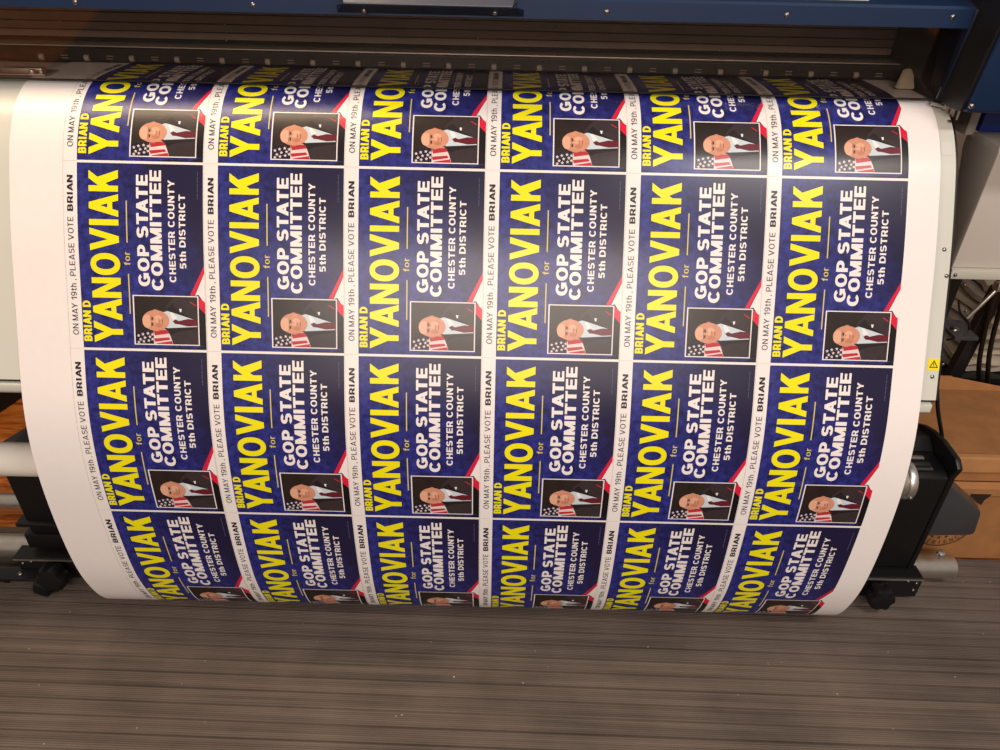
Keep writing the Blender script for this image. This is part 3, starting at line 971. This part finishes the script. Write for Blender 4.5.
def unit(side, label):
    xi, xo = (.735, .900) if side > 0 else (-.812, -1.000)
    yf = 1.105
    root = empty('take_up_unit', ((xi + xo) / 2, 1.18, 0.))
    tag(root, label, 'take-up unit', 'black take-up units beside the sheet')
    lo, hi = min(xi, xo), max(xi, xo)
    bm = bmesh.new()
    if side > 0:
        prism_x(bm, [(yf, .085), (yf, .340), (yf + .012, .347), (1.19, .352), (1.25, .345), (1.29, .30), (1.29, .085)], lo, hi, .004)
        link('housing', bm, M['black'], root, True)
        bm = bmesh.new()   # domed rim plate on the outer side
        dome = [(yf, .080), (yf, .340), (1.096, .371), (1.114, .384), (1.169, .387), (1.212, .381), (1.243, .371), (1.275, .353), (1.30, .325), (1.30, .08)]
        prism_x(bm, dome, hi + .0005, hi + .012, .002)
        link('rim', bm, M['black'], root, True)
        bm = bmesh.new()   # inner end of the dome
        prism_x(bm, [(1.175, .3525), (1.205, .372), (1.243, .362), (1.275, .34), (1.27, .335)], lo + .01, hi, .002)
        link('hood', bm, M['black'], root, True)
        bm = bmesh.new()   # grip slot and pale inlay on the top face
        box(bm, .79, .872, 1.118, 1.142, .3475, .3535, .003)
        gslot = link('grip_slot', bm, M['dgrey'], root, True)
        bm = bmesh.new()
        cyl(bm, (.80, 1.130, .354), (.868, 1.130, .354), .008, seg=20, bev=.003)
        link('grip', bm, M['black'], gslot, True)
        bm = bmesh.new()
        box(bm, .79, .818, 1.150, 1.160, .350, .3545, .001); box(bm, .822, .868, 1.150, 1.160, .350, .3545, .001)
        link('inlay', bm, M['steel'], root, True)
        bm = bmesh.new()
        hexa(bm, [(hi + .0135, 1.125, .155), (1.040, 1.135, .152), (1.040, 1.192, .152), (hi + .0135, 1.192, .155),
                  (hi + .0135, 1.125, .318), (1.030, 1.135, .222), (1.030, 1.192, .222), (hi + .0135, 1.192, .318)], .012)
        link('motor_cover', bm, M['dgrey'], root, True)
    else:
        bm = bmesh.new()
        prism_x(bm, [(yf, .130), (yf, .325), (yf + .015, .336), (1.24, .336), (1.28, .29), (1.28, .130)], hi, lo, .004)
        link('housing', bm, M['black'], root, True)
        bm = bmesh.new()   # ledge and wider foot
        box(bm, lo - .018, lo + .075, yf - .010, yf + .09, .156, .166, .002)
        box(bm, lo - .016, hi, yf - .004, 1.28, .088, .129, .003)
        link('ledge', bm, M['black'], root, True)
        bm = bmesh.new()
        cyl(bm, (lo + .11, yf - .001, .17), (lo + .06, yf - .001, .30), .003, seg=10)
        link('moulding', bm, M['black'], root, True)
        bm = bmesh.new()   # ears cradling the tube
        prism_x(bm, [(1.108, .33), (1.108, .40), (1.125, .42), (1.15, .40), (1.16, .33)], lo + .14, lo + .165, .003)
        link('cradle', bm, M['black'], root, True)
    # base bracket with bolts
    bm = bmesh.new()
    e0, e1 = (lo - .018, hi + .032) if side > 0 else (lo - .045, hi + .003)
    box(bm, e0, e1, yf - .018, 1.10, .012, .0700, .002)
    box(bm, e0, e1 - .006, yf - .024, 1.118, .0705, .0790, .001)
    b0 = link('base_bracket', bm, M['black_metal'], root)
    bm = bmesh.new(); box(bm, e0, e1 - .004, yf - .0256, yf - .023, .0712, .0745)
    link('bracket_edge', bm, M['steel'], b0)
    bx = e1 - .012 if side > 0 else e0 + .012
    for dx, z in ((0, .056), (0, .034), (-.02 * side, .062)):
        screw((bx + dx, yf - .0185, z), (0, -1, 0), b0, .004, .003, 'bolt')
    kx, kz = (at(880, 596, 1.055).x, .046) if side > 0 else (at(56, 583, 1.055).x, .048)
    if side < 0:
        bm = bmesh.new()
        prism_x(bm, [(yf - .050, .034), (yf - .050, .040), (yf - .019, .040), (yf - .019, .034)], e0 - .12, e0 + .06, .001)
        prism_x(bm, [(yf - .048, .033), (yf - .03, .004), (yf - .02, .033)], e0 - .04, e0 - .028)
        bb = link('side_plate', bm, M['black_metal'], root)
        for dx in (-.05, .01):
            screw((e0 + dx, yf - .034, .0405), (0, 0, 1), bb, .006, .004, 'bolt')
    bm = bmesh.new()
    kr = .030 if side > 0 else .033
    lobed(bm, (kx, yf - .034, kz), (0, -1, .15), kr, .032)
    cyl(bm, (kx, yf - .034, kz), (kx, yf - .018, kz), .012, seg=16)
    k_ = link('knob', bm, M['black'], root, True)
    if side < 0:
        bm = bmesh.new()
        hexa(bm, [(kx - .05, yf - .065, .012), (kx - .01, yf - .075, .010), (kx, yf - .03, .010), (kx - .045, yf - .03, .012),
                  (kx - .045, yf - .06, .040), (kx - .015, yf - .07, .045), (kx - .004, yf - .03, .045), (kx - .04, yf - .03, .040)], .006)
        link('caster_fork', bm, M['black'], root, True)
    return root


unit(1, 'black take-up motor unit with a domed rim to the right of the hanging sheet')
unit(-1, 'black take-up support block under the white tube, left of the hanging sheet')

# ------------------------------------------------------------------ floor, mat, walls
bm = bmesh.new(); box(bm, -4, 4, -3, 4.5, -.06, -.006)
tag(link('floor', bm, M['wood']), kind='structure')
bm = bmesh.new(); box(bm, -4, 4, 4.4, 4.5, -.006, 2.9)
tag(link('wall_back', bm, mat('beige_wall_paint', (150, 140, 126), rough=.8, noise=.03, nscale=3)), kind='structure')

bm = bmesh.new()
ya, yb, rib = -2.6, 1.235, .004
prof_y = []
n = int((yb - ya) / rib)
for i in range(n):
    y = ya + i * rib
    deep = (i % 8 == 0)
    h = .0009 + .0006 * random.random()
    if deep:
        prof_y += [(y, -.0022), (y + .0022, -.0023), (y + .0026, 0.)]
    else:
        prof_y += [(y, -h), (y + .0010, 0.), (y + .0030, 0.0)]
xs = (-2.1, 2.2)
A = [[bm.verts.new((x, y, z)) for y, z in prof_y] for x in xs]
for i in range(len(prof_y) - 1):
    bm.faces.new((A[0][i], A[1][i], A[1][i + 1], A[0][i + 1]))
y0_, y1_ = prof_y[0][0], prof_y[-1][0]
B = [[bm.verts.new((x, y, -.0055)) for y in (y0_, y1_)] for x in xs]
bm.faces.new((B[0][0], B[0][1], B[1][1], B[1][0]))
bm.faces.new((A[0][0], B[0][0], B[1][0], A[1][0])); bm.faces.new((A[0][-1], A[1][-1], B[1][1], B[0][1]))
bm.faces.new([A[0][i] for i in range(len(prof_y))] + [B[0][1], B[0][0]]); bm.faces.new([A[1][i] for i in range(len(prof_y) - 1, -1, -1)] + [B[1][0], B[1][1]])
mt = link('ribbed_mat', bm, M['mat'])
mt.rotation_euler = (0, 0, R(-.9))
tag(mt, 'dark brown ribbed rubber mat covering the floor below the printer', 'mat')
bm = bmesh.new()
spots = [(29, 649), (39, 685), (44, 744), (137, 728), (205, 722), (205, 661), (182, 684), (317, 641), (303, 624), (402, 715), (396, 716), (454, 677), (431, 642), (648, 647), (688, 646),
         (523, 683), (535, 651), (548, 667), (738, 695), (781, 662), (888, 652), (983, 634), (955, 677), (837, 694), (768, 664), (990, 582), (963, 582), (984, 692), (893, 729), (822, 708), (868, 598), (70, 612)]
for i, (x, y) in enumerate(spots):
    d = at(x, y, 1.0) - Vector((0, 0, CAMH))
    p = Vector((0, 0, CAMH)) + d * (CAMH / -d.z)
    t = bmesh.new()
    bmesh.ops.create_icosphere(t, subdivisions=1, radius=1)
    k = random.uniform(.0006, .0014)
    bmesh.ops.scale(t, vec=(k * random.uniform(.7, 2.2), k * random.uniform(.7, 1.8), k * .5), verts=t.verts)
    bmesh.ops.rotate(t, cent=(0, 0, 0), matrix=Matrix.Rotation(random.uniform(0, 6), 3, 'Z'), verts=t.verts)
    bmesh.ops.translate(t, vec=(p.x, p.y, k * .4), verts=t.verts)
    merge(bm, t)
ln = link('lint_specks', bm, M['lint'])
tag(ln, 'tiny white specks of lint and paper dust scattered over the ribbed mat', 'lint', kind='stuff')

# ------------------------------------------------------------------ right background: cartons, shelf, papers, cables


def carton_lower():
    root = empty('cardboard_box', (1.34, 1.33, 0.001))
    tag(root, 'brown cardboard box standing on the mat with a round printed stamp and torn corner', 'box')
    x0, x1, y0, y1, z1 = .960, 1.62, 1.215, 1.50, .225
    bm = bmesh.new(); box(bm, x0, x1, y0, y1, .001, z1, .004)
    link('carton', bm, M['kraft'], root)
    bm = bmesh.new()
    hexa(bm, [(x0 - .002, y0 - .006, z1 - .02), (x1, y0 - .006, z1 - .02), (x1, y0 + .002, z1 - .02), (x0 - .002, y0 + .002, z1 - .02),
              (x0 - .002, y0 - .012, z1 + .004), (x1, y0 - .012, z1 + .004), (x1, y0 + .01, z1 + .006), (x0 - .002, y0 + .01, z1 + .006)])
    link('flap', bm, M['kraft2'], root)
    # torn hand hole
    h = [at(968, 491, y0 - .0065), at(993, 492, y0 - .0065), at(990, 496, y0 - .0065), at(984, 500, y0 - .0065), at(981, 505, y0 - .0065), at(977, 502, y0 - .0065), at(973, 498, y0 - .0065)]
    bm = bmesh.new()
    f = bm.faces.new([bm.verts.new((p.x, y0 - .0075, p.z)) for p in h])
    ex = bmesh.ops.extrude_face_region(bm, geom=[f])
    bmesh.ops.translate(bm, vec=(0, .02, 0), verts=[v for v in ex['geom'] if isinstance(v, bmesh.types.BMVert)])
    link('torn_hole', bm, mat('dark_box_inside', (40, 24, 14), rough=.9), root)
    # round stamp: two rings, stars, lettering along the lower arc
    c = at(945, 525, y0 - .0008)
    bm = bmesh.new()
    for ra, rb in ((.064, .0675), (.030, .0325)):
        P = [[bm.verts.new((c.x + math.cos(a) * q, y0 - .0008, c.z + math.sin(a) * q)) for a in [2 * math.pi * i / 64 for i in range(64)]] for q in (ra, rb)]
        for i in range(64):
            bm.faces.new((P[0][i], P[0][(i + 1) % 64], P[1][(i + 1) % 64], P[1][i]))
    for k in range(-3, 4):
        a = R(-90 + k * 24)
        s = [bm.verts.new((c.x + math.cos(a) * .040 + math.cos(b) * q, y0 - .0008, c.z + math.sin(a) * .040 + math.sin(b) * q)) for b, q in [(R(90 + 36 * i), .006 if i % 2 == 0 else .0025) for i in range(10)]]
        bm.faces.new(s)
    word = 'EXPERIENCE'
    for i, ch in enumerate(word):
        vs, fs = glyphs(ch, .16)
        a = R(-90 + (i - (len(word) - 1) / 2) * 13.5)
        w = (min(v[0] for v in vs) + max(v[0] for v in vs)) / 2
        V = []
        for x, y in vs:
            lx, ly = (x - w) * .0115, y * .0115
            rr = .0615 - ly
            V.append(bm.verts.new((c.x + math.cos(a) * rr - math.sin(a) * lx, y0 - .0008, c.z + math.sin(a) * rr + math.cos(a) * lx)))
        for f in fs:
            try: bm.faces.new([V[j] for j in f])
            except ValueError: pass
    st = link('stamp', bm, M['kprint'], root)
    return root


def carton_upper():
    root = empty('cardboard_box', (1.34, 1.36, .232))
    tag(root, 'brown cardboard box lying on top of the stamped box, flap raised', 'box')
    bm = bmesh.new(); box(bm, .945, 1.62, 1.225, 1.50, .232, .300, .003)
    link('carton', bm, M['kraft'], root)
    bm = bmesh.new()
    box(bm, .943, 1.62, 1.218, 1.235, .262, .3035, .003)
    link('fold', bm, M['kraft2'], root)
    a, b, c = at(943, 377, 1.50), at(972, 386, 1.50), at(990, 402, 1.50)
    bm = bmesh.new()
    f = bm.faces.new([bm.verts.new(p) for p in ((1.0, 1.488, .3005), (a.x - .03, 1.50, a.z + .003), (a.x + .02, 1.50, a.z + .002), (b.x, 1.50, b.z), (c.x, 1.50, c.z), (1.30, 1.488, .3005))])
    ex = bmesh.ops.extrude_face_region(bm, geom=[f])
    bmesh.ops.translate(bm, vec=(0, .004, 0), verts=[v for v in ex['geom'] if isinstance(v, bmesh.types.BMVert)])
    link('flap', bm, M['kraft'], root)
    return root


carton_lower(); carton_upper()

# low black shelf with old papers
SZ = at(985, 374, 1.60).z
sh = empty('shelf', (1.45, 1.70, 0.))
tag(sh, 'low black shelf behind the cardboard boxes carrying crumpled papers', 'shelf')
bm = bmesh.new(); box(bm, 1.10, 1.95, 1.58, 1.95, SZ - .022, SZ, .002)
link('board', bm, M['black_metal'], sh)
for X in (1.12, 1.93):
    for Y in (1.60, 1.93):
        bm = bmesh.new(); box(bm, X - .012, X + .012, Y - .012, Y + .012, -.0055, SZ - .0225)
        link('leg', bm, M['black_metal'], sh)
names = ['lowest crumpled white paper on the low black shelf', 'second crumpled paper from the bottom of the pile on the low shelf', 'third crumpled paper from the bottom of the pile on the low shelf',
         'fourth crumpled paper from the bottom of the pile on the low shelf', 'fifth crumpled paper from the bottom of the pile on the low shelf', 'sixth crumpled paper from the bottom of the pile on the low shelf',
         'seventh crumpled paper of the pile, just below the topmost', 'topmost crumpled paper of the pile on the low shelf']
z = SZ + .001
for i, nm in enumerate(names):
    h = .022 if i < 7 else .028
    bm = bmesh.new()
    x0, x1, y0, y1 = 1.185 + .012 * i + random.uniform(-.01, .01), 1.75, 1.60 + random.uniform(0, .012), 1.90
    nx, ny = 26, 10
    ph = random.uniform(0, 6)
    def wv(x, y): return .0035 * math.sin(x * 42 + ph) * math.sin(y * 30 + ph) + .0022 * math.sin(x * 95 + ph * 2)
    top = [[bm.verts.new((x0 + (x1 - x0) * a / nx + (.006 * math.sin(b + ph) if a == 0 else 0), y0 + (y1 - y0) * b / ny + (.005 * math.sin(a * 1.7 + ph) if b == 0 else 0), z + h * .68 + wv(x0 + (x1 - x0) * a / nx, b / ny) + (.003 * math.sin(a * .9 + ph)))) for b in range(ny + 1)] for a in range(nx + 1)]
    bot = [[bm.verts.new((v.co.x, v.co.y, max(z + .0005, v.co.z - h * .62))) for v in row] for row in top]
    for a in range(nx):
        for b in range(ny):
            bm.faces.new((top[a][b], top[a + 1][b], top[a + 1][b + 1], top[a][b + 1]))
            bm.faces.new((bot[a][b], bot[a][b + 1], bot[a + 1][b + 1], bot[a + 1][b]))
    for a in range(nx):
        bm.faces.new((top[a][0], bot[a][0], bot[a + 1][0], top[a + 1][0])); bm.faces.new((top[a][ny], top[a + 1][ny], bot[a + 1][ny], bot[a][ny]))
    for b in range(ny):
        bm.faces.new((top[0][b], top[0][b + 1], bot[0][b + 1], bot[0][b])); bm.faces.new((top[nx][b], bot[nx][b], bot[nx][b + 1], top[nx][b + 1]))
    o = link('crumpled_paper', bm, M['wastepaper'] if i % 3 else M['wastepaper2'], None, True)
    tag(o, nm, 'paper', 'crumpled papers on the low shelf')
    z += h + .0035

# diagonal black strut, cables, bracket under the ink housing
bm = bmesh.new()
a, b = at(1000, 286, 1.56), at(953, 378, 1.56)
d = (b - a)
hexa(bm, [(b.x - .024, 1.545, b.z), (b.x + .010, 1.545, b.z), (b.x + .010, 1.57, b.z), (b.x - .024, 1.57, b.z), (a.x - .018, 1.545, a.z), (a.x + .012, 1.545, a.z), (a.x + .012, 1.57, a.z), (a.x - .018, 1.57, a.z)], .003)
link('brace', bm, M['black_metal'], pr)
bm = bmesh.new()
p0, p1 = at(967, 318, 1.40), at(998, 288, 1.40)
tube(bm, [p0, p0.lerp(p1, .5) + Vector((0, -.002, .003)), p1], .0042, 10)
box(bm, p1.x - .006, p1.x + .012, 1.392, 1.412, p1.z - .006, p1.z + .012, .002)
link('support_rod', bm, M['steel'], pr, True)
bm = bmesh.new()
pa, pb = at(946, 328, 1.39), at(970, 327, 1.39)
hexa(bm, [(pa.x, 1.35, pa.z - .008), (pb.x, 1.35, pa.z - .008), (pb.x, 1.43, pa.z - .008), (pa.x, 1.43, pa.z - .008), (pa.x, 1.35, pa.z), (pb.x, 1.35, pa.z), (pb.x, 1.43, pa.z), (pa.x, 1.43, pa.z)], .001)
bk = link('bracket', bm, M['dgrey'], pr)
screw((at(957, 319, 1.39).x, 1.385, pa.z + .001), (0, 0, 1), bk, .010, .005, 'bolt')
bm = bmesh.new()
box(bm, .80, 1.00, 1.44, 1.46, .52, .68, .002)
sp_ = link('side_panel', bm, M['black_metal'], pr)
for x, y in ((965, 285), (966, 311), (943, 364)):
    screw(at(x, y, 1.4385) , (0, -1, 0), sp_, .004, .003)


def cable(label, pts, r=.0045):
    bm = bmesh.new(); tube(bm, pts, r, 10, 8)
    o = link('cable', bm, M['cable'], None, True)
    tag(o, label, 'cable')


cable('black cable hanging just right of the white platen edge, above the take-up motor', [at(938, 340, 1.24), at(937, 380, 1.23), at(938, 410, 1.22), at(942, 437, 1.215), at(941, 452, 1.24)], .004)
cable('left black cable drooping in front of the crumpled papers', [at(1001, 275, 1.52), at(992, 300, 1.53), at(984, 335, 1.53), at(979, 365, 1.53), at(980, 392, 1.535)], .0055)
cable('right black cable drooping in front of the crumpled papers', [at(1010, 280, 1.51), at(1000, 310, 1.52), at(991, 345, 1.52), at(988, 370, 1.52), at(988, 396, 1.525)], .0055)
cable('thin black wire looping around the bracket under the grey housing', [at(959, 300, 1.385), at(960, 312, 1.38), at(968, 322, 1.38), at(968, 331, 1.385), at(955, 338, 1.39), at(946, 340, 1.40)], .0022)

# ------------------------------------------------------------------ left background: dark things on the wooden floor
def on_floor(x, y, z=-.006):
    d = at(x, y, 1.0) - Vector((0, 0, CAMH))
    return Vector((0, 0, CAMH)) + d * ((CAMH - z) / -d.z)


a, b = on_floor(-40, 440, -.0058), on_floor(24, 397, -.0058)
n_ = Vector((-(b - a).y, (b - a).x, 0)).normalized() * .28
if n_.y < 0: n_ = -n_
b = b + (b - a) * .6
bm = bmesh.new()
up = Vector((0, 0, .22))
hexa(bm, [a, b, b + n_, a + n_, a + up, b + up, b + n_ + up, a + n_ + up], .006)
bt = link('black_bin', bm, M['dark_void'])
tag(bt, 'black bin on the orange wooden floor far behind the white tube', 'bin')
cs = empty('black_case', tuple(on_floor(30, 450, -.0058)))
tag(cs, 'dark grey case with a white letter mark on the wooden floor behind the white tube', 'case')
a, b = on_floor(2, 452, -.0058), on_floor(42, 428, -.0058)
b = b + (b - a) * .5
n_ = Vector(((b - a).y, -(b - a).x, 0)).normalized() * .12
if n_.y > 0: n_ = -n_
up = Vector((0, 0, .03))
bm = bmesh.new()
hexa(bm, [a, b, b + n_, a + n_, a + up, b + up, b + n_ + up, a + n_ + up], .004)
link('shell', bm, M['dgrey'], cs, True)
vs_, fs_ = glyphs('P', .22)
o_ = a + up + (b - a) * .20 + n_ * .72
ex_, ey_ = (b - a).normalized(), -n_.normalized()
bm = bmesh.new()
V = [bm.verts.new(o_ + ex_ * (x + .25 * y) * .040 + ey_ * y * .040 + Vector((0, 0, .0006))) for x, y in vs_]
for f in fs_:
    try: bm.faces.new([V[k] for k in f])
    except ValueError: pass
link('letter_mark', bm, M['white_ink'], cs)

# ------------------------------------------------------------------ light: the shop's ceiling lamps
w = bpy.data.worlds.new('world'); scene.world = w
w.use_nodes = True
bg = w.node_tree.nodes['Background']
bg.inputs['Color'].default_value = (1., .84, .71, 1)
bg.inputs['Strength'].default_value = .22


def area(name, loc, rot, sx, sy, power, c):
    l = bpy.data.lights.new(name, 'AREA'); l.shape = 'RECTANGLE'; l.size = sx; l.size_y = sy; l.energy = power; l.color = c
    o = bpy.data.objects.new(name, l); o.location = loc; o.rotation_euler = rot; col.objects.link(o)
    return o


area('ceiling_lamp', (-1.35, 1.12, 2.65), (0, 0, 0), 1.7, .34, 28, (1., .75, .52))
area('ceiling_lamp', (1.25, -.30, 2.65), (0, 0, 0), 1.0, .22, 25, (1., .93, .87))
area('ceiling_lamp', (0, -2.4, 2.35), (R(30), 0, 0), 2.6, .8, 78, (1., .86, .75))

vs = scene.view_settings
vs.view_transform = 'Standard'
try: vs.look = 'None'
except Exception: pass
vs.gamma = 1.0
vs.use_curve_mapping = False
vs.exposure = 0.22
